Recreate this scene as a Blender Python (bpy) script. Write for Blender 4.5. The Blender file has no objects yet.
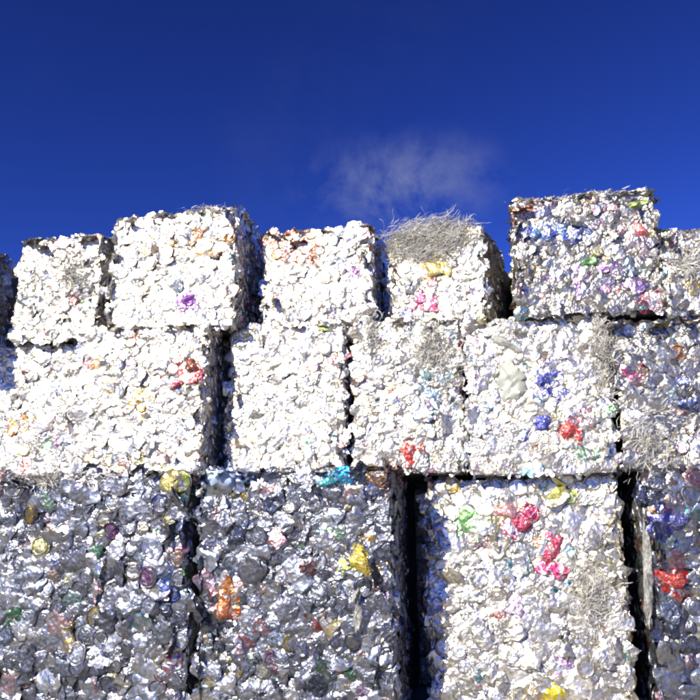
import bpy, math, random
import numpy as np
from mathutils import Vector, Matrix, noise

# ------------------------------------------------------------------ camera
FPX, PITCH, YAW = 750.0, math.radians(14.5), math.radians(12.0)
CAM = Vector((0.0, -5.0, 1.12))
scene = bpy.context.scene
col = scene.collection
FW = Vector((-math.sin(YAW)*math.cos(PITCH), math.cos(YAW)*math.cos(PITCH), math.sin(PITCH)))
RT = Vector((math.cos(YAW), math.sin(YAW), 0.0))
UP = RT.cross(FW)
cd = bpy.data.cameras.new('camera'); cam = bpy.data.objects.new('camera', cd); col.objects.link(cam)
cd.sensor_width = 36.0; cd.sensor_fit = 'HORIZONTAL'; cd.lens = 36.0*FPX/700.0
cd.clip_start = 0.05; cd.clip_end = 2000.0
cam.matrix_world = Matrix(((RT.x, UP.x, -FW.x, CAM.x), (RT.y, UP.y, -FW.y, CAM.y), (RT.z, UP.z, -FW.z, CAM.z), (0, 0, 0, 1)))
scene.camera = cam
scene.cycles.max_bounces = 3; scene.cycles.diffuse_bounces = 1; scene.cycles.glossy_bounces = 2
scene.cycles.adaptive_threshold = 0.03; scene.cycles.pixel_filter_type = 'BLACKMAN_HARRIS'; scene.cycles.filter_width = 2.3

def ray(px, py):
    return FW + RT*((px-350)/FPX) + UP*(-(py-350)/FPX)
def at(px, py, Y):                       # photo pixel -> point on the vertical plane y = Y
    d = ray(px, py); return CAM + d*((Y-CAM.y)/d.y)
def proj(p):                             # point -> photo pixel
    v = p-CAM; z = v.dot(FW)
    return 350+FPX*v.dot(RT)/z, 350-FPX*v.dot(UP)/z

# ------------------------------------------------------------------ light
SUN_EL, SUN_AZ = math.radians(31), math.radians(27)     # azimuth: left of the wall's normal
TOSUN = Vector((-math.sin(SUN_AZ)*math.cos(SUN_EL), -math.cos(SUN_AZ)*math.cos(SUN_EL), math.sin(SUN_EL)))
world = bpy.data.worlds.new('World'); scene.world = world; world.use_nodes = True
nt = world.node_tree; nt.nodes.clear()
def N(nt, t, **kw):
    n = nt.nodes.new(t)
    for k, v in kw.items():
        if k in n.inputs: n.inputs[k].default_value = v
        else: setattr(n, k, v)
    return n
L = lambda nt, a, b: nt.links.new(a, b)
sky = N(nt, 'ShaderNodeTexSky', sky_type='NISHITA', sun_disc=False, sun_elevation=SUN_EL,
        sun_rotation=math.pi+SUN_AZ, altitude=1500.0, air_density=1.0, dust_density=0.0, ozone_density=6.0)
deep = N(nt, 'ShaderNodeMix', data_type='RGBA', blend_type='MULTIPLY')
deep.inputs[0].default_value = 1.0
deep.inputs[7].default_value = (0.235, 0.21, 0.36, 1)
gam = N(nt, 'ShaderNodeGamma', Gamma=1.7); L(nt, sky.outputs[0], gam.inputs[0])
L(nt, gam.outputs[0], deep.inputs[6])
# thin high cloud: one faint wisp above the stack and looser ones elsewhere
tc = N(nt, 'ShaderNodeTexCoord')
cdir = ray(402, 186).normalized()
sub = N(nt, 'ShaderNodeVectorMath', operation='SUBTRACT'); sub.inputs[1].default_value = cdir
L(nt, tc.outputs['Generated'], sub.inputs[0])
mp = N(nt, 'ShaderNodeMapping'); mp.inputs['Rotation'].default_value = (0, 0.30, 0); mp.inputs['Scale'].default_value = (1.0, 1.0, 2.3)
L(nt, sub.outputs[0], mp.inputs[0])
ln = N(nt, 'ShaderNodeVectorMath', operation='LENGTH'); L(nt, mp.outputs[0], ln.inputs[0])
mr = N(nt, 'ShaderNodeMapRange'); mr.interpolation_type = 'SMOOTHSTEP'
for i, v in ((1, 0.185), (2, 0.01), (3, 0.0), (4, 1.0)): mr.inputs[i].default_value = v
L(nt, ln.outputs['Value'], mr.inputs[0])
n1 = N(nt, 'ShaderNodeTexNoise', Scale=9.0, Detail=9.0, Roughness=0.62, Distortion=0.35); L(nt, tc.outputs['Generated'], n1.inputs[0])
n2 = N(nt, 'ShaderNodeTexNoise', Scale=2.2, Detail=3.0); L(nt, tc.outputs['Generated'], n2.inputs[0])
far = N(nt, 'ShaderNodeMapRange')
for i, v in ((1, 0.58), (2, 0.85), (3, 0.0), (4, 0.10)): far.inputs[i].default_value = v
L(nt, n2.outputs[0], far.inputs[0])
cl = N(nt, 'ShaderNodeMapRange')
for i, v in ((1, 0.44), (2, 0.76), (3, 0.0), (4, 1.1)): cl.inputs[i].default_value = v
L(nt, n1.outputs[0], cl.inputs[0])
mx = N(nt, 'ShaderNodeMath', operation='MAXIMUM'); L(nt, mr.outputs[0], mx.inputs[0]); L(nt, far.outputs[0], mx.inputs[1])
mu = N(nt, 'ShaderNodeMath', operation='MULTIPLY'); L(nt, mx.outputs[0], mu.inputs[0]); L(nt, cl.outputs[0], mu.inputs[1])
mu2 = N(nt, 'ShaderNodeMath', operation='MULTIPLY'); mu2.inputs[1].default_value = 0.8; L(nt, mu.outputs[0], mu2.inputs[0])
cm = N(nt, 'ShaderNodeMix', data_type='RGBA'); L(nt, mu2.outputs[0], cm.inputs[0]); L(nt, deep.outputs[2], cm.inputs[6])
cm.inputs[7].default_value = (2.0, 2.3, 3.6, 1)
bg = N(nt, 'ShaderNodeBackground', Strength=0.07); L(nt, cm.outputs[2], bg.inputs[0])
wo = N(nt, 'ShaderNodeOutputWorld'); L(nt, bg.outputs[0], wo.inputs[0])

sd = bpy.data.lights.new('sun', 'SUN'); sd.energy = 4.5; sd.angle = math.radians(0.5); sd.color = (1.0, 0.915, 0.70)
sun = bpy.data.objects.new('sun', sd); col.objects.link(sun); sun.location = TOSUN*30
sun.rotation_euler = TOSUN.to_track_quat('Z', 'Y').to_euler()
scene.view_settings.view_transform = 'Standard'; scene.view_settings.look = 'None'
scene.view_settings.gamma = 1.0; scene.view_settings.exposure = 1.0; scene.view_settings.use_curve_mapping = False

# ------------------------------------------------------------------ materials
def newmat(name):
    m = bpy.data.materials.new(name); m.use_nodes = True
    t = m.node_tree; b = t.nodes['Principled BSDF']; return m, t, b

def mat_can(name, from_object):
    m, t, b = newmat(name)
    tc = N(t, 'ShaderNodeTexCoord')
    if from_object:
        oi = N(t, 'ShaderNodeObjectInfo'); tint = oi.outputs['Color']; rnd = oi.outputs['Random']; alpha = oi.outputs['Alpha']
        sc = N(t, 'ShaderNodeMath', operation='MULTIPLY'); sc.inputs[1].default_value = 40.0; L(t, rnd, sc.inputs[0]); w = sc.outputs[0]
    else:
        at_ = N(t, 'ShaderNodeAttribute', attribute_name='tint'); tint = at_.outputs['Color']; alpha = at_.outputs['Alpha']; w = None
    def noise_(scale, detail, rough=0.55, four=True):
        n = N(t, 'ShaderNodeTexNoise', noise_dimensions='4D' if four else '3D', Scale=scale, Detail=detail, Roughness=rough)
        L(t, tc.outputs['Object'], n.inputs['Vector'])
        if w and four: L(t, w, n.inputs['W'])
        return n
    pr = noise_(24.0, 2.0)
    rp = N(t, 'ShaderNodeMapRange')
    for i, v in ((1, 0.40), (2, 0.54), (3, 0.0), (4, 1.0)): rp.inputs[i].default_value = v
    L(t, pr.outputs[0], rp.inputs[0])
    dirt = noise_(75.0, 3.0, 0.65, False)
    dr = N(t, 'ShaderNodeMapRange')
    for i, v in ((1, 0.30), (2, 0.60), (3, 0.55), (4, 1.0)): dr.inputs[i].default_value = v
    L(t, dirt.outputs[0], dr.inputs[0])
    mix = N(t, 'ShaderNodeMix', data_type='RGBA')
    silver = N(t, 'ShaderNodeMix', data_type='RGBA')     # dull metal, blued with painted shade, to bright metal
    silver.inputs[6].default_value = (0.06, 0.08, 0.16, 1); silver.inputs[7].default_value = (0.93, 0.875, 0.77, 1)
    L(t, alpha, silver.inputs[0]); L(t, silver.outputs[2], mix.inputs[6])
    sx = N(t, 'ShaderNodeSeparateXYZ'); L(t, tc.outputs['Object'], sx.inputs[0])
    ph = N(t, 'ShaderNodeMath', operation='MULTIPLY_ADD'); ph.inputs[1].default_value = 210.0; L(t, sx.outputs[1], ph.inputs[0])
    pw = N(t, 'ShaderNodeMath', operation='MULTIPLY'); pw.inputs[1].default_value = 26.0; L(t, pr.outputs[0], pw.inputs[0]); L(t, pw.outputs[0], ph.inputs[2])
    sn = N(t, 'ShaderNodeMath', operation='SINE'); L(t, ph.outputs[0], sn.inputs[0])
    bd = N(t, 'ShaderNodeMath', operation='GREATER_THAN'); bd.inputs[1].default_value = 0.78; L(t, sn.outputs[0], bd.inputs[0])
    ink = N(t, 'ShaderNodeMix', data_type='RGBA'); L(t, bd.outputs[0], ink.inputs[0]); L(t, tint, ink.inputs[6]); L(t, silver.outputs[2], ink.inputs[7])
    L(t, rp.outputs[0], mix.inputs[0]); L(t, ink.outputs[2], mix.inputs[7])
    mul = N(t, 'ShaderNodeMix', data_type='RGBA', blend_type='MULTIPLY'); mul.inputs[0].default_value = 1.0
    L(t, mix.outputs[2], mul.inputs[6]); L(t, dr.outputs[0], mul.inputs[7])
    L(t, mul.outputs[2], b.inputs['Base Color'])
    b.inputs['Metallic'].default_value = 0.9
    rr = N(t, 'ShaderNodeMapRange')
    for i, v in ((1, 0.3), (2, 0.7), (3, 0.22), (4, 0.48)): rr.inputs[i].default_value = v
    L(t, pr.outputs[0], rr.inputs[0]); L(t, rr.outputs[0], b.inputs['Roughness'])
    v = N(t, 'ShaderNodeTexVoronoi', feature='F1', Scale=62.0)
    L(t, tc.outputs['Object'], v.inputs['Vector'])
    ad = N(t, 'ShaderNodeMath', operation='ADD'); L(t, v.outputs[0], ad.inputs[0]); L(t, dirt.outputs[0], ad.inputs[1])
    bp = N(t, 'ShaderNodeBump', Strength=0.65, Distance=0.006); L(t, ad.outputs[0], bp.inputs['Height']); L(t, bp.outputs[0], b.inputs['Normal'])
    return m
M_CAN = mat_can('crushed aluminium', True)
M_PRINT = mat_can('printed scrap', True)
for n_ in M_PRINT.node_tree.nodes:
    if n_.type == 'MATH' and n_.operation == 'GREATER_THAN': n_.inputs[1].default_value = .985
    if n_.type == 'BSDF_PRINCIPLED': n_.inputs['Metallic'].default_value = .6
    if n_.type == 'MAP_RANGE' and abs(n_.inputs[2].default_value-.54) < 1e-4: n_.inputs[1].default_value = .28; n_.inputs[2].default_value = .40
M_STUFF = mat_can('crushed aluminium mass', False)

def mat_simple(name, c, rough=0.6, metal=0.0, nscale=20.0, var=0.35, bump=0.3, trans=0.0):
    m, t, b = newmat(name)
    tc = N(t, 'ShaderNodeTexCoord')
    n = N(t, 'ShaderNodeTexNoise', Scale=nscale, Detail=6.0, Roughness=0.6); L(t, tc.outputs['Object'], n.inputs[0])
    r = N(t, 'ShaderNodeMapRange')
    for i, v in ((1, 0.3), (2, 0.7), (3, 1-var), (4, 1+var*0.4)): r.inputs[i].default_value = v
    L(t, n.outputs[0], r.inputs[0])
    mu = N(t, 'ShaderNodeMix', data_type='RGBA', blend_type='MULTIPLY'); mu.inputs[0].default_value = 1.0
    mu.inputs[6].default_value = (*c, 1); L(t, r.outputs[0], mu.inputs[7]); L(t, mu.outputs[2], b.inputs['Base Color'])
    b.inputs['Roughness'].default_value = rough; b.inputs['Metallic'].default_value = metal
    bp = N(t, 'ShaderNodeBump', Strength=bump, Distance=0.01); L(t, n.outputs[0], bp.inputs['Height']); L(t, bp.outputs[0], b.inputs['Normal'])
    if trans: b.inputs['Transmission Weight'].default_value = trans
    return m
M_CORE = mat_simple('bale interior', (0.16, 0.16, 0.165), 0.5, 0.6, 45.0, 0.6, 0.9)
M_FILM = mat_simple('dusty plastic film', (0.30, 0.30, 0.295), 0.4, 0.0, 40.0, 0.6, 0.8)
M_SHRED = mat_simple('grey shredded film', (0.55, 0.54, 0.52), 0.6, 0.0, 8.0, 0.45, 0.2)
M_BAG = mat_simple('pale plastic bag', (0.30, 0.32, 0.29), 0.4, 0.0, 10.0, 0.2, 0.4)
M_BLUE = mat_simple('pale blue plastic', (0.28, 0.36, 0.52), 0.45, 0.0, 12.0, 0.3, 0.3)
M_GROUND = mat_simple('packed pale gravel', (0.26, 0.25, 0.235), 0.9, 0.0, 3.0, 0.35, 0.6)

# ------------------------------------------------------------------ helpers
def mesh(name, V, Fc, mat, sharp=None, tint=None):
    me = bpy.data.meshes.new(name); me.from_pydata([tuple(v) for v in V], [], Fc)
    if mat: me.materials.append(mat)
    if sharp is not None:
        me.polygons.foreach_set('use_smooth', [True]*len(me.polygons)); me.set_sharp_from_angle(angle=math.radians(sharp))
    if tint is not None:
        a = me.color_attributes.new('tint', 'FLOAT_COLOR', 'POINT')
        a.data.foreach_set('color', np.asarray(tint, dtype=np.float32).ravel())
    me.update(); return me
def obj(name, me, parent=None, kind=None):
    o = bpy.data.objects.new(name, me); col.objects.link(o)
    if parent: o.parent = parent
    if kind: o['kind'] = kind
    return o

def folds(P, rng, n, amp, lam):
    for _ in range(n):
        k = rng.normal(size=3); k /= np.linalg.norm(k)
        d = rng.normal(size=3); d /= np.linalg.norm(d)
        x = P@k/(lam*rng.uniform(0.7, 1.5))+rng.random()
        tri = np.abs((x % 1.0)*2-1)*2-1
        P = P+np.outer(tri, d)*amp*rng.uniform(0.5, 1.2)
    return P
def ring_faces(nr, nu, cap=True):
    Fc = []
    for j in range(nr-1):
        for i in range(nu):
            k = (i+1) % nu
            Fc.append((j*nu+i, j*nu+k, (j+1)*nu+k, (j+1)*nu+i))
    return Fc

def gen_side(rng):
    nu, R = 20, 0.033
    ln = rng.uniform(0.065, 0.112)
    prof = [(0.002, -.5), (.020, -.5), (.024, -.53), (.0265, -.52), (R, -.43)] + [(R, y) for y in np.linspace(-.34, .34, 6)] + [(R, .41), (.0275, .49), (.0265, .53), (.0235, .5), (0.002, .49)]
    V = []
    for r, y in prof:
        for i in range(nu):
            a = 2*math.pi*i/nu; V.append((r*math.cos(a), y*ln, r*math.sin(a)))
    P = np.array(V)
    P = folds(P, rng, 5, 0.008, 0.05)
    P[:, 2] *= rng.uniform(.28, .55)
    P[:, 0] *= rng.uniform(.95, 1.3)
    P = folds(P, rng, 6, 0.0036, 0.026)
    P -= (P.max(0)+P.min(0))/2
    return P, ring_faces(len(prof), nu), 38
def gen_end(rng):
    nu = 24
    k = rng.uniform(.4, 1.0)
    prof = [(.001, 0), (.011, .0004), (.0205, .0), (.0225, -.0035), (.0242, -.0035), (.0262, .0035), (.0274, .0035), (.0288, -.001), (.033, -.006),
            (.0345, -.011*k), (.030, -.017*k), (.0345, -.024*k), (.029, -.032*k), (.034, -.038*k), (.026, -.044*k), (.001, -.044*k)]
    V = []
    for r, z in prof:
        for i in range(nu):
            a = 2*math.pi*i/nu; V.append((r*math.cos(a), r*math.sin(a), z))
    P = np.array(V); Fc = ring_faces(len(prof), nu)
    if rng.random() < .6:                           # pull tab
        b0 = len(P); T = []
        for z in (.001, .0032):
            for i in range(8):
                a = 2*math.pi*i/8; T.append((.0055*math.cos(a), .004+.0105*math.sin(a), z))
        P = np.vstack([P, T]); Fc += [(b0+i, b0+(i+1) % 8, b0+8+(i+1) % 8, b0+8+i) for i in range(8)]+[tuple(b0+8+i for i in range(8))]
    P = folds(P, rng, 3, 0.0028, 0.07)
    P[:, 0] *= rng.uniform(.85, 1.1)
    # lower body sheared sideways by the press
    sh = rng.normal(size=2)*.25; dz = np.minimum(P[:, 2], 0)
    P[:, 0] += dz*sh[0]; P[:, 1] += dz*sh[1]
    P = folds(P, rng, 2, 0.0022, 0.035)
    P[:, 2] += .012
    return P, Fc, 35
def gen_sheet(rng, n=9, sx=.075, sy=.06, amp=.012):
    u = np.linspace(-.5, .5, n); X, Y = np.meshgrid(u, u, indexing='ij')
    P = np.stack([X.ravel()*sx, Y.ravel()*sy, np.zeros(n*n)], 1)
    w = 1+.25*np.sin(P[:, 0]*60+rng.random()*6); P[:, 1] *= w
    P = folds(P, rng, 4, amp, .05); P = folds(P, rng, 4, amp*.4, .025)
    P[:, 2] *= .8
    top = P.copy(); bot = P.copy(); bot[:, 2] -= .0015
    Fc = [(i*n+j, (i+1)*n+j, (i+1)*n+j+1, i*n+j+1) for i in range(n-1) for j in range(n-1)]
    k = n*n
    Fb = [tuple(reversed([q+k for q in f])) for f in Fc]
    loop = [i*n for i in range(n)]+[(n-1)*n+j for j in range(1, n)]+[i*n+n-1 for i in range(n-2, -1, -1)]+[j for j in range(n-2, 0, -1)]
    Fe = [(loop[i], loop[i]+k, loop[(i+1) % len(loop)]+k, loop[(i+1) % len(loop)]) for i in range(len(loop))]
    return np.vstack([top, bot]), Fc+Fb+Fe, 40

rng = np.random.default_rng(11); random.seed(5)
PROTO = {'crushed_can': [gen_side(rng) for _ in range(26)], 'can_end': [gen_end(rng) for _ in range(16)], 'crumpled_sheet': [gen_sheet(rng) for _ in range(12)]}
PMESH = {k: [mesh(k, P, Fc, M_CAN, s) for P, Fc, s in v] for k, v in PROTO.items()}
SHARD = []
for _ in range(10):
    P, Fc, s = gen_sheet(rng, 4, .04, .028, .008); SHARD.append((P, Fc[:9]))

PALE = [(.86, .82, .75), (.80, .78, .72), (.86, .80, .66), (.78, .79, .82)]
INK = [(.55, .05, .06), (.05, .10, .45), (.06, .30, .12), (.70, .50, .08), (.55, .20, .05), (.06, .35, .45), (.30, .06, .35), (.10, .10, .12), (.65, .62, .25), (.60, .22, .30), (.30, .42, .65)]
# (px, py, rx, ry, ink, share): groups of like-printed cans
ZONES = [(187, 300, 13, 11, (.28, .05, .50), .9), (185, 372, 17, 16, (.50, .06, .08), .75), (140, 398, 12, 10, (.55, .33, .10), .8),
    (295, 250, 24, 21, (.42, .12, .07), .85), (212, 240, 22, 20, (.50, .24, .08), .6), (165, 245, 26, 16, (.45, .25, .10), .5),
    (436, 268, 16, 13, (.75, .55, .14), .9), (421, 300, 12, 8, (.55, .08, .22), .9), (407, 312, 8, 8, (.08, .12, .55), .9),
    (560, 232, 32, 12, (.10, .20, .62), .7), (600, 285, 40, 20, (.40, .22, .45), .4), (532, 212, 16, 8, (.40, .12, .07), .8), (650, 300, 16, 14, (.55, .12, .20), .6),
    (548, 385, 15, 20, (.05, .08, .42), .8), (570, 430, 11, 12, (.60, .05, .06), .95), (410, 452, 8, 12, (.62, .06, .07), .9), (432, 400, 26, 30, (.35, .50, .60), .4),
    (334, 480, 13, 8, (.03, .36, .46), .95), (230, 478, 26, 12, (.28, .40, .62), .8), (362, 560, 20, 20, (.70, .55, .08), .8), (228, 605, 10, 22, (.58, .17, .05), .9),
    (468, 520, 11, 14, (.25, .55, .20), .9), (520, 520, 14, 14, (.50, .04, .14), .9), (552, 552, 10, 18, (.55, .05, .16), .9), (556, 582, 14, 16, (.04, .22, .32), .9),
    (560, 492, 13, 10, (.70, .66, .12), .95), (545, 695, 14, 10, (.85, .60, .05), .95), (668, 580, 18, 14, (.60, .06, .05), .95), (658, 515, 18, 18, (.08, .08, .34), .7),
    (632, 372, 12, 8, (.55, .10, .20), .7), (170, 590, 10, 18, (.06, .10, .34), .8), (178, 552, 12, 8, (.32, .06, .20), .8), (178, 487, 10, 10, (.55, .48, .12), .9),
    (120, 462, 40, 8, (.40, .32, .14), .5), (0, 250, 30, 12, (.35, .18, .10), .9), (20, 425, 14, 12, (.5, .3, .1), .5), (385, 480, 20, 10, (.25, .12, .07), .7)]

def basis(n, spin, tilt, rng):
    n = Vector(n)+Vector(rng.normal(size=3))*tilt; n.normalize()
    t = n.orthogonal().normalized(); t.rotate(Matrix.Rotation(spin, 3, n)); b = n.cross(t)
    return Matrix((t, b, n)).transposed()

def pick_tint(wp, rng, colour, clean_lit=.9):
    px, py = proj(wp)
    k = min(1.0, max(.06, rng.normal(clean_lit, .09))) if rng.random() < .90 else min(1.0, clean_lit+.3)      # dull metal and painted shade (0) to bright (1)
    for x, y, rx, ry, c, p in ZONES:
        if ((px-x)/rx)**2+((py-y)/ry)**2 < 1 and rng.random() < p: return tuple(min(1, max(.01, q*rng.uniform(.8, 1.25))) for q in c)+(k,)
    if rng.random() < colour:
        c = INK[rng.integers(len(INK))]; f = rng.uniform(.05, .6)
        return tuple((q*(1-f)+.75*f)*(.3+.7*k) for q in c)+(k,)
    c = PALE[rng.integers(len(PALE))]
    if clean_lit < .35: c = (c[0]*.85, c[1]*.98, min(1, c[2]*1.45))       # cool blue of skylit shade painted into the darkest bales
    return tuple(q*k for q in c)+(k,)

def bale(name, label, x0, x1, yf, z0, z1, depth=1.45, yaw=0.0, size=1.15, colour=.22, sides='RT', ends=.38, seed=0, tops=1.0, lean=0.0, single=1.0, clean_lit=.80):
    rng = np.random.default_rng(1000+seed)
    w, h = x1-x0, z1-z0
    root = bpy.data.objects.new('can_bale', None); col.objects.link(root)
    root.empty_display_size = .2
    root.location = ((x0+x1)/2, yf, z0); root.rotation_euler = (math.radians(lean), 0, math.radians(yaw))
    root['label'] = label; root['category'] = 'bale'; root['group'] = 'bales of crushed cans in the stacked wall'
    MW = Matrix.LocRotScale(root.location, root.rotation_euler, None)
    off = Vector((seed*3.7, seed*1.3, 0))
    bulge = lambda a, b: noise.noise(Vector((a*3.1, b*3.1, 0))+off)*.020+noise.noise(Vector((a*8, b*8, 5))+off)*.009
    # interior block, dented all over
    ins = .034
    st = .06
    V, Fc, idx = [], [], {}
    def vid(p):
        k = tuple(round(q, 4) for q in p)
        if k not in idx:
            v = Vector(p); d = noise.noise_vector(v*9+off)*.02+noise.noise_vector(v*22+off)*.012
            q = v+d; q.z = max(q.z, 0.0)
            idx[k] = len(V); V.append(q)
        return idx[k]
    lo = (-w/2+ins, ins, 0.0); hi = (w/2-ins, depth-ins, h-ins*.6)
    ns = [max(2, int((hi[i]-lo[i])/st)) for i in range(3)]
    pt = lambda i, j, k: (lo[0]+(hi[0]-lo[0])*i/ns[0], lo[1]+(hi[1]-lo[1])*j/ns[1], lo[2]+(hi[2]-lo[2])*k/ns[2])
    for k in range(ns[2]):
        for i in range(ns[0]):
            for j, fl in ((0, 0), (ns[1], 1)):
                f = [vid(pt(i, j, k)), vid(pt(i+1, j, k)), vid(pt(i+1, j, k+1)), vid(pt(i, j, k+1))]; Fc.append(f[::-1] if fl else f)
        for j in range(ns[1]):
            for i, fl in ((0, 1), (ns[0], 0)):
                f = [vid(pt(i, j, k)), vid(pt(i, j+1, k)), vid(pt(i, j+1, k+1)), vid(pt(i, j, k+1))]; Fc.append(f[::-1] if fl else f)
    for i in range(ns[0]):
        for j in range(ns[1]):
            for k, fl in ((0, 1), (ns[2], 0)):
                f = [vid(pt(i, j, k)), vid(pt(i+1, j, k)), vid(pt(i+1, j+1, k)), vid(pt(i, j+1, k))]; Fc.append(f[::-1] if fl else f)
    obj('compacted_core', mesh('compacted_core', V, Fc, M_CORE, 25), root)
    # slots on the faces: (priority, local point, normal)
    s = .066*size
    slots = []
    def hexgrid(W, H):
        m = .040*size; r = 0; nx = max(2, int((W-2*m)/s)); ny = max(2, int((H-2*m)/(s*.866)))
        for r in range(ny+1):
            for q in range(nx+1):
                x = m+(W-2*m)*(q+(.25 if r % 2 else -.25))/nx+rng.normal()*s*.17; y = m+(H-2*m)*r/ny+rng.normal()*s*.15
                yield min(max(x, m*.8), W-m*.8), min(max(y, m*.8), H-m*.8)
    for a, b in hexgrid(w, h):
        x = a-w/2; d = bulge(x, b)+rng.normal()*.004*size
        e = min(a, w-a, h-b, b); d += .008*max(0, 1-e/.06)
        slots.append((0+rng.random()*.001, Vector((x, d, b)), (0, -1, 0)))
    fr = len(slots)
    if 'R' in sides:
        for a, b in hexgrid(min(depth, .75), h): slots.append((1+a, Vector((w/2-.012+bulge(a+9, b)*.7, a, b)), (1, 0, 0)))
    if 'L' in sides:
        for a, b in hexgrid(min(depth, .55), h): slots.append((1+a, Vector((-w/2+.012+bulge(a+19, b)*.7, a, b)), (-1, 0, 0)))
    if 'T' in sides:
        for a, b in hexgrid(w, min(depth, .6)): slots.append((1.05+b*1.2, Vector((a-w/2, b, h-.012+bulge(a+29, b)*.8)), (0, 0, 1)))
    slots.sort(key=lambda q: q[0])
    limit = int(285*single)
    SV, SF, ST, nb = [], [], [], 0
    cnt = 0
    def addstuff(P, Fs, M3, p, sc, tint):
        nonlocal nb
        Q = (P*sc)@np.array(M3).T+np.array(p)
        SV.append(Q); SF.extend([tuple(i+nb for i in f) for f in Fs]); ST.append(np.tile(tint, (len(Q), 1))); nb += len(Q)
    zlo = .012
    def place(p, n, tilt, sc, single_ok):
        nonlocal cnt
        r = rng.random()
        kind = 'can_end' if r < ends else ('crushed_can' if r < .88 else 'crumpled_sheet')
        vi = int(rng.integers(len(PROTO[kind])))
        M3 = basis(n, rng.random()*6.283, tilt if kind != 'can_end' else tilt*.8, rng)
        tint = pick_tint(MW@p, rng, colour, clean_lit)
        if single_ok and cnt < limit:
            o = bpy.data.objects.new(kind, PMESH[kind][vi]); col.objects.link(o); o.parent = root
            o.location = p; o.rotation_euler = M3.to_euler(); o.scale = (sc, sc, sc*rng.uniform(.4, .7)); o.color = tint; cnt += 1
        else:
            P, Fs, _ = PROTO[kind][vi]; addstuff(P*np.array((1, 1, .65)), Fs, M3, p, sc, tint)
    for pr, p, n in slots:
        place(p+(Vector((0, .0075, 0)) if n == (0, -1, 0) else Vector()), n, .10 if rng.random() < .88 else .28, size*rng.uniform(.95, 1.4), True)
    # pressed face: one continuous dented sheet, a shallow tilted dome for each packed can
    def pressed(pts, U, Vh, to3):
        g = .0125*max(1, size/1.3); nx, ny = int(U/g), int(Vh/g)
        A, Bq = np.meshgrid(np.linspace(.012, U-.012, nx), np.linspace(.012, Vh-.012, ny), indexing='ij'); Q = np.stack([A.ravel(), Bq.ravel()], 1)
        pts = np.array(pts)
        extra = np.stack([rng.uniform(0, U, len(pts)//2), rng.uniform(0, Vh, len(pts)//2)], 1); pts = np.vstack([pts, extra])
        Qj = Q+np.stack([np.sin(Q[:, 1]*90+Q[:, 0]*40), np.sin(Q[:, 0]*80-Q[:, 1]*55)], 1)*.006
        D2 = ((Qj[:, None, :]-pts[None])**2*np.array((1, 1.15))).sum(2)
        near = D2.argmin(1); d = np.sqrt(D2[np.arange(len(Q)), near])
        tilt = rng.normal(size=(len(pts), 2))*.13; base = rng.normal(size=len(pts))*.0045*size
        rr = d/(s*.55); rings = np.where(rng.random(len(pts)) < .35, 1.0, 0.0)[near]*np.sin(d*2*math.pi/.017)*.0022
        hgt = base[near]+((Qj-pts[near])*tilt[near]).sum(1)-.0055*size*np.minimum(rr, 1.4)**2.2+rings
        hgt += np.array([noise.noise(Vector((x*45, y*45, seed)))*.004+noise.noise(Vector((x*95, y*95, seed+7)))*.002 for x, y in Q])
        V3 = np.array([to3(x, y, hh) for (x, y), hh in zip(Q, hgt)])
        F3 = [(i*ny+j, (i+1)*ny+j, (i+1)*ny+j+1, i*ny+j+1) for i in range(nx-1) for j in range(ny-1)]
        tn = np.array([pick_tint(MW@Vector(to3(x, y, 0)), rng, colour, clean_lit) for x, y in pts])
        return V3, F3, tn[near]
    V3, F3, T3 = pressed([(p.x+w/2, p.z) for pr, p, n in slots if n == (0, -1, 0)], w, h, lambda a, b, hh: (a-w/2, bulge(a-w/2, b)-hh+.001, b))
    obj('pressed_face', mesh('pressed_face', V3, F3, M_STUFF, 50, T3), root, 'stuff')
    # second, deeper layer fills the gaps between the outer cans
    for pr, p, n in slots:
        if 1 <= pr < 1.45 and rng.random() < .85:
            q = p-Vector(n)*.016*size+Vector(rng.normal(size=3))*s*.45
            q.x = min(max(q.x, -w/2+.02), w/2-.02); q.z = min(max(q.z, .02), h-.02)
            P, Fs, _ = PROTO['crumpled_sheet'][int(rng.integers(12))]
            addstuff(P[:81], Fs[:64], basis(n, rng.random()*6.3, .22, rng), q, size*1.35, pick_tint(MW@q, rng, colour, clean_lit*.85))
    # torn shards and foil standing proud, thicker along the upper edges
    for i in range(int(fr*.6)):
        a, b = rng.random(), rng.random()
        if i % 4 == 0: p = Vector(((a-.5)*w, rng.uniform(-.01, .25), h+rng.uniform(-.02, .015)*tops)); n = (rng.normal()*.5, -.5, .8)
        elif i % 9 == 1: p = Vector(((w/2-.005)*(1 if a < .5 else -1), rng.uniform(-.01, .05), b*h)); n = (rng.normal(), -1, rng.normal()*.3)
        else: p = Vector(((a-.5)*w, bulge((a-.5)*w, b*h)-rng.uniform(-.008, .006), b*h)); n = (0, -1, 0)
        P, Fs = SHARD[int(rng.integers(10))]
        addstuff(P, Fs, basis(n, rng.random()*6.3, .4, rng), p, size*rng.uniform(.5, 1.1), pick_tint(MW@p, rng, colour*1.6, clean_lit))
    obj('packed_can_mass', mesh('packed_can_mass', np.vstack(SV), SF, M_STUFF, 38, np.vstack(ST)), root, 'stuff')
    root_info = dict(root=root, MW=MW, w=w, h=h, bulge=bulge, yf=yf, size=size)
    return root_info

# ------------------------------------------------------------------ ground
gm = mesh('ground', [(-300, -300, 0), (300, -300, 0), (300, 300, 0), (-300, 300, 0)], [(0, 1, 2, 3)], M_GROUND)
g = obj('ground', gm); g['kind'] = 'structure'

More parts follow.
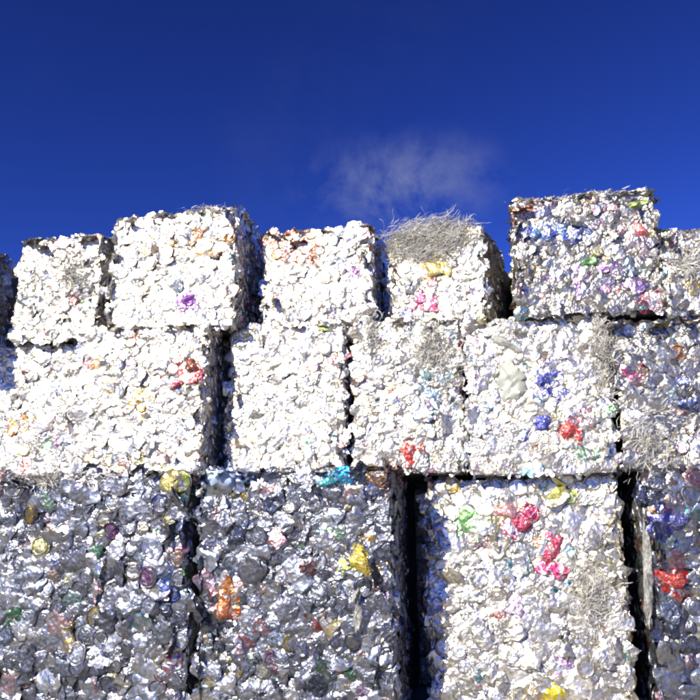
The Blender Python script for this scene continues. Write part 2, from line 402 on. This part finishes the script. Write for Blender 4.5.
# ------------------------------------------------------------------ the bales
Z1, Z2 = 1.57, 2.63
SPEC = [
 # name, x0, x1, yf, z0, z1, kwargs, label
 ('A0', -5.0, -4.0, -.52, Z2, 3.42, dict(colour=.3), 'top row bale cut by the left photo edge, its side face in deep black shade'),
 ('A', -3.74, -3.02, -.06, Z2, 3.47, dict(clean_lit=0.68, colour=.2, sides='RT'), 'top row bale second from the left edge, low and level, greyish with film'),
 ('B', -2.89, -1.89, -.12, Z2, 3.56, dict(colour=.18, sides='RTL'), 'top row bale with a purple patch and a dark shaded right side'),
 ('C', -1.76, -.93, .12, 2.65, 3.44, dict(colour=.22, sides='RTL'), 'top row bale with a brown red patch in its upper left corner'),
 ('D', -.83, -.10, .24, 2.65, 3.38, dict(clean_lit=0.66, colour=.2, yaw=-11, sides='RTL'), 'top row bale crowned with shaggy grey shredded plastic'),
 ('E', .11, 1.05, .00, 2.60, 3.47, dict(clean_lit=0.45, colour=.40, sides='RTL', yaw=2), 'tallest top row bale, multicoloured, standing alone against the sky at right'),
 ('F', 1.06, 1.95, .02, 2.55, 3.16, dict(clean_lit=0.55, colour=.3, sides='LT'), 'low top row bale sloping off the right photo edge'),
 ('G', -5.2, -3.07, .02, Z1, 2.62, dict(clean_lit=0.78, colour=.24), 'middle row bale at the left photo edge under the black shaded one'),
 ('H', -3.03, -2.05, -.22, Z1, 2.63, dict(colour=.22), 'middle row bale with a dark red patch beside the narrow black gap'),
 ('I', -1.96, -1.10, .02, Z1+.02, 2.65, dict(clean_lit=.92, colour=.14, sides='RTL'), 'whitest, squarest middle row bale right of the narrow black gap'),
 ('J', -1.06, -.285, .06, Z1, 2.65, dict(clean_lit=0.68, colour=.2), 'middle row bale with grey film and a small red scrap at its foot'),
 ('K', -.265, .67, .05, 1.55, 2.60, dict(clean_lit=0.82, colour=.22), 'middle row bale with a pale smooth bag and blue and red printed scraps'),
 ('L', .70, 1.85, .06, 1.57, 2.55, dict(clean_lit=0.42, colour=.3, size=1.4), 'middle row bale at the right photo edge with large loosely crushed cans'),
 ('M0', -5.1, -3.56, -.22, 0, 1.57, dict(clean_lit=0.29, size=1.5, colour=.3, lean=4), 'bottom row bale just reaching the left photo edge'),
 ('M', -3.53, -2.04, -.26, 0, 1.57, dict(clean_lit=0.29, size=1.6, colour=.2, ends=.34, lean=5), 'large bluish grey bottom row bale at left with big round can ends'),  # low metal tone paints the lower left's shade into these bales
 ('N', -1.95, -.72, -.30, 0, 1.57, dict(clean_lit=0.25, size=1.4, colour=.26, ends=.30, sides='RTL', lean=5), 'dark bottom row bale with teal, yellow and orange scraps left of the black slot'),
 ('O', -.57, .66, .08, 0, 1.55, dict(clean_lit=0.7, size=1.45, colour=.20, sides='RL', lean=-3), 'bright bottom row bale right of the black slot with green and crimson scraps'),
 ('P', .80, 2.1, .14, 0, 1.57, dict(clean_lit=0.24, size=1.6, colour=.35, sides='L', yaw=7, lean=2), 'dark bottom row bale at the lower right corner with a red can'),
 ('Q', -1.3, .1, 1.62, 0, 1.5, dict(size=1.9, colour=.2, sides='', single=0.0), 'bale of the back row, glimpsed in the dark at the back of the black slot'),
 ('R', -1.0, .5, 1.62, 1.5, 2.95, dict(size=1.9, colour=.2, sides='', single=0.0), 'back row bale glimpsed in the gap left of the tallest bale'),
 ('S', .2, 1.6, 1.62, 0, 1.5, dict(size=1.9, colour=.2, sides='', single=0.0), 'back row bale behind the seam at the lower right corner'),
 ('T', .55, 1.9, 1.62, 1.5, 2.5, dict(size=1.9, colour=.2, sides='', single=0.0), 'back row bale behind the seam of the right middle row'),
]
B = {}
for i, (k, x0, x1, yf, z0, z1, kw, lab) in enumerate(SPEC):
    B[k] = bale(k, lab, x0, x1, yf, z0, z1, seed=i, **kw)

# ------------------------------------------------------------------ larger scraps pressed into the faces
def gen_patch(rng, sx, sy, amp, nr=9, nu=30):
    ph = rng.random(4)*6.28; V = []
    for j in range(nr):
        for i in range(nu):
            a = 2*math.pi*i/nu; t = j/(nr-1)
            e = (abs(math.cos(a))**3+abs(math.sin(a))**3)**(-1/3)
            r = t*e*(1+t*(.12*math.sin(3*a+ph[0])+.09*math.sin(5*a+ph[1])+.06*math.sin(9*a+ph[2])+.05*math.sin(14*a+ph[3])))
            V.append((r*math.cos(a)*sx/2, r*math.sin(a)*sy/2, .008-.045*t**4))
    P = np.array(V); P[:, 2] *= .6
    P = folds(P, rng, 5, amp, .09); P = folds(P, rng, 6, amp*.45, .035)
    k = len(P); bot = P.copy(); bot[:, 2] -= .0015
    Fc = ring_faces(nr, nu)
    Fb = [tuple(q+k for q in reversed(f)) for f in Fc]; b = (nr-1)*nu
    Fe = [(b+i, b+k+i, b+k+(i+1) % nu, b+(i+1) % nu) for i in range(nu)]
    return np.vstack([P, bot]), Fc+Fb+Fe, 32
def scrap(bk, name, px, py, wpx, hpx, mat, rgb=None, proud=.03, n=16, amp=.02, rot=0.0, seed=0):
    b = B[bk]; rng = np.random.default_rng(500+seed)
    p = b['MW'].inverted()@at(px, py, b['yf'])
    sc = (b['yf']-CAM.y)/FPX/ FW.y
    P, Fc, s = gen_patch(rng, wpx*sc*.8, hpx*sc*.8, amp, *((6, 16) if mat is M_PRINT else (9, 30)))
    o = obj(name, mesh(name, P, Fc, mat, 40), b['root'])
    o.location = (p.x, b['bulge'](p.x, p.z)-proud*b['size'], p.z)
    o.rotation_euler = (math.pi/2, 0, 0); o.rotation_euler.rotate_axis('Z', math.radians(rot))
    if rgb:
        o.color = (*rgb, 1); import colorsys
        h_ = colorsys.rgb_to_hsv(*rgb)[0]*360
        w_ = next(n for lim, n in ((14, 'red'), (34, 'orange'), (64, 'yellow'), (160, 'green'), (200, 'teal'), (255, 'blue'), (300, 'purple'), (345, 'crimson'), (361, 'red')) if h_ < lim)
        o['label'] = w_+' printed scrap pressed into the bale'
    return o

SHEETS = [('K', 'printed_scrap', 570, 430, 22, 22, (.60, .04, .05), 10), ('J', 'printed_scrap', 410, 453, 15, 24, (.60, .05, .06), 0), ('N', 'printed_scrap', 335, 481, 24, 14, (.02, .36, .46), 0),
    ('K', 'printed_scrap', 545, 378, 26, 16, (.04, .07, .45), 25), ('K', 'printed_scrap', 542, 424, 18, 15, (.05, .07, .48), 0), ('O', 'printed_scrap', 466, 519, 17, 26, (.22, .55, .18), -15),
    ('O', 'printed_scrap', 522, 523, 20, 20, (.50, .03, .12), 40), ('O', 'printed_scrap', 553, 550, 13, 34, (.58, .04, .14), -30), ('O', 'printed_scrap', 505, 510, 26, 20, (.62, .30, .34), 10),
    ('N', 'printed_scrap', 228, 603, 17, 36, (.60, .17, .05), 0), ('O', 'printed_scrap', 560, 492, 20, 18, (.68, .66, .12), 0), ('N', 'printed_scrap', 362, 560, 22, 30, (.68, .52, .06), 20),
    ('B', 'printed_scrap', 188, 300, 22, 20, (.30, .05, .52), 15), ('H', 'printed_scrap', 176, 387, 13, 13, (.55, .05, .12), 10), ('H', 'printed_scrap', 191, 366, 16, 18, (.30, .07, .05), 30),
    ('E', 'printed_scrap', 641, 230, 13, 26, (.72, .16, .18), 35), ('E', 'printed_scrap', 536, 235, 18, 10, (.14, .32, .66), 20), ('E', 'printed_scrap', 590, 262, 22, 10, (.22, .55, .20), 15),
    ('E', 'printed_scrap', 640, 203, 30, 8, (.45, .58, .12), 8), ('D', 'printed_scrap', 421, 301, 18, 10, (.58, .08, .28), 20), ('D', 'printed_scrap', 434, 270, 24, 22, (.74, .58, .20), 0),
    ('P', 'printed_scrap', 668, 578, 30, 16, (.62, .05, .04), -15), ('P', 'printed_scrap', 668, 520, 40, 20, (.07, .08, .32), 10), ('N', 'printed_scrap', 385, 482, 20, 14, (.20, .10, .06), 0),
    ('M', 'printed_scrap', 170, 588, 16, 26, (.05, .09, .34), 0), ('M', 'printed_scrap', 180, 486, 24, 20, (.50, .45, .12), 0), ('I', 'printed_scrap', 325, 330, 20, 8, (.55, .66, .18), 0)]
for i, (bk, nm, px, py, wp, hp, c, r) in enumerate(SHEETS):
    scrap(bk, nm, px, py, wp, hp, M_PRINT, tuple(.85*q+.03 for q in c), proud=.016, n=10, amp=.009, rot=r, seed=i)
FILMS = [('K', 'plastic_bag', 512, 384, 32, 56, 0, M_BAG), ('N', 'plastic_panel', 230, 479, 44, 20, 0, M_BLUE), ('K', 'plastic_film', 508, 345, 46, 9, -35, M_FILM),
    ('P', 'plastic_film', 642, 570, 9, 100, -3, M_FILM), ('N', 'plastic_film', 360, 610, 10, 50, 0, M_FILM), ('F', 'plastic_film', 688, 268, 20, 30, 10, M_FILM)]
for i, (bk, nm, px, py, wp, hp, r, m) in enumerate(FILMS):
    scrap(bk, nm, px, py, wp, hp, m, None, proud=.020, n=18, amp=.009, rot=r, seed=100+i)

def shreds(bk, px, py, rx, ry, n, ln=.14, top=False, sweep=0.0, seed=0, wid=.006):
    b = B[bk]; rng = np.random.default_rng(700+seed); V, Fc = [], []
    inv = b['MW'].inverted(); sc = (b['yf']-CAM.y)/FPX/FW.y
    c = inv@at(px, py, b['yf'])
    for i in range(n):
        if top and i % 2: p = np.array([c.x+rng.uniform(-.92, .85)*rx*sc, rng.uniform(0, .45), b['h']+rng.uniform(-.02, .055)*(.5+.5*noise.noise(Vector((i*.7, 0, 0))))])
        else:
            a = rng.random()*6.283; r = min(1.35, abs(rng.normal())*.62) if not top else math.sqrt(rng.random())*rng.uniform(.6, 1.3)
            x = c.x+math.cos(a)*r*rx*sc; z = c.z+math.sin(a)*r*ry*sc
            p = np.array([x, b['bulge'](x, z)-rng.uniform(.004, .032), z])
        cl_ = noise.noise(Vector((p[0]*7, p[2]*7, seed)))*1.5; lift = noise.noise(Vector((p[0]*11+3, p[1]*6, seed+.5)))
        if top and i % 2: p[2] += .05*lift
        an = sweep+cl_+rng.normal()*.35
        d = np.array([math.cos(an), rng.normal()*.3, math.sin(an)*(.8 if not top else .42)])
        d /= np.linalg.norm(d); L_ = ln*rng.uniform(.4, 1.3)/6; w = wid*rng.uniform(.4, 1.4)
        s_ = np.cross(d, rng.normal(size=3)); s_ /= np.linalg.norm(s_); k0 = len(V); p = p-d*L_*3
        for q in range(7):
            ww = w*(1-.6*abs(q-3)/3); V += [p-s_*ww, p+s_*ww]
            d = d+rng.normal(size=3)*.28; d /= np.linalg.norm(d); p = p+d*L_
            s_ = s_+rng.normal(size=3)*.25; s_ -= d*s_.dot(d); s_ /= np.linalg.norm(s_)
        Fc += [(k0+2*q, k0+2*q+1, k0+2*q+3, k0+2*q+2) for q in range(6)]
    obj('shredded_plastic', mesh('shredded_plastic', V, Fc, M_SHRED, 60), b['root'], 'stuff')
shreds('D', 428, 240, 46, 22, 9000, .11, True, .3, 1, .0017)
shreds('B', 205, 211, 30, 4, 300, .06, True, 0, 2, .0025)
shreds('J', 432, 350, 24, 34, 1500, .08, False, 1.2, 3, .0025)
shreds('J', 372, 335, 10, 24, 500, .06, False, 1.3, 9, .0025)
shreds('K', 602, 350, 11, 40, 1000, .08, False, 1.4, 4, .0025)
shreds('O', 592, 590, 20, 42, 1100, .10, False, 1.2, 5, .0022)
shreds('E', 575, 198, 60, 4, 300, .05, True, 0, 6, .0025)
shreds('A', 75, 275, 30, 26, 900, .07, False, .2, 7, .0025)
shreds('L', 650, 440, 22, 40, 800, .09, False, 1.0, 8, .0022)
shreds('F', 690, 262, 12, 18, 500, .08, False, 1.0, 10, .003)
shreds('M', 60, 480, 60, 10, 700, .09, False, .1, 11, .003)
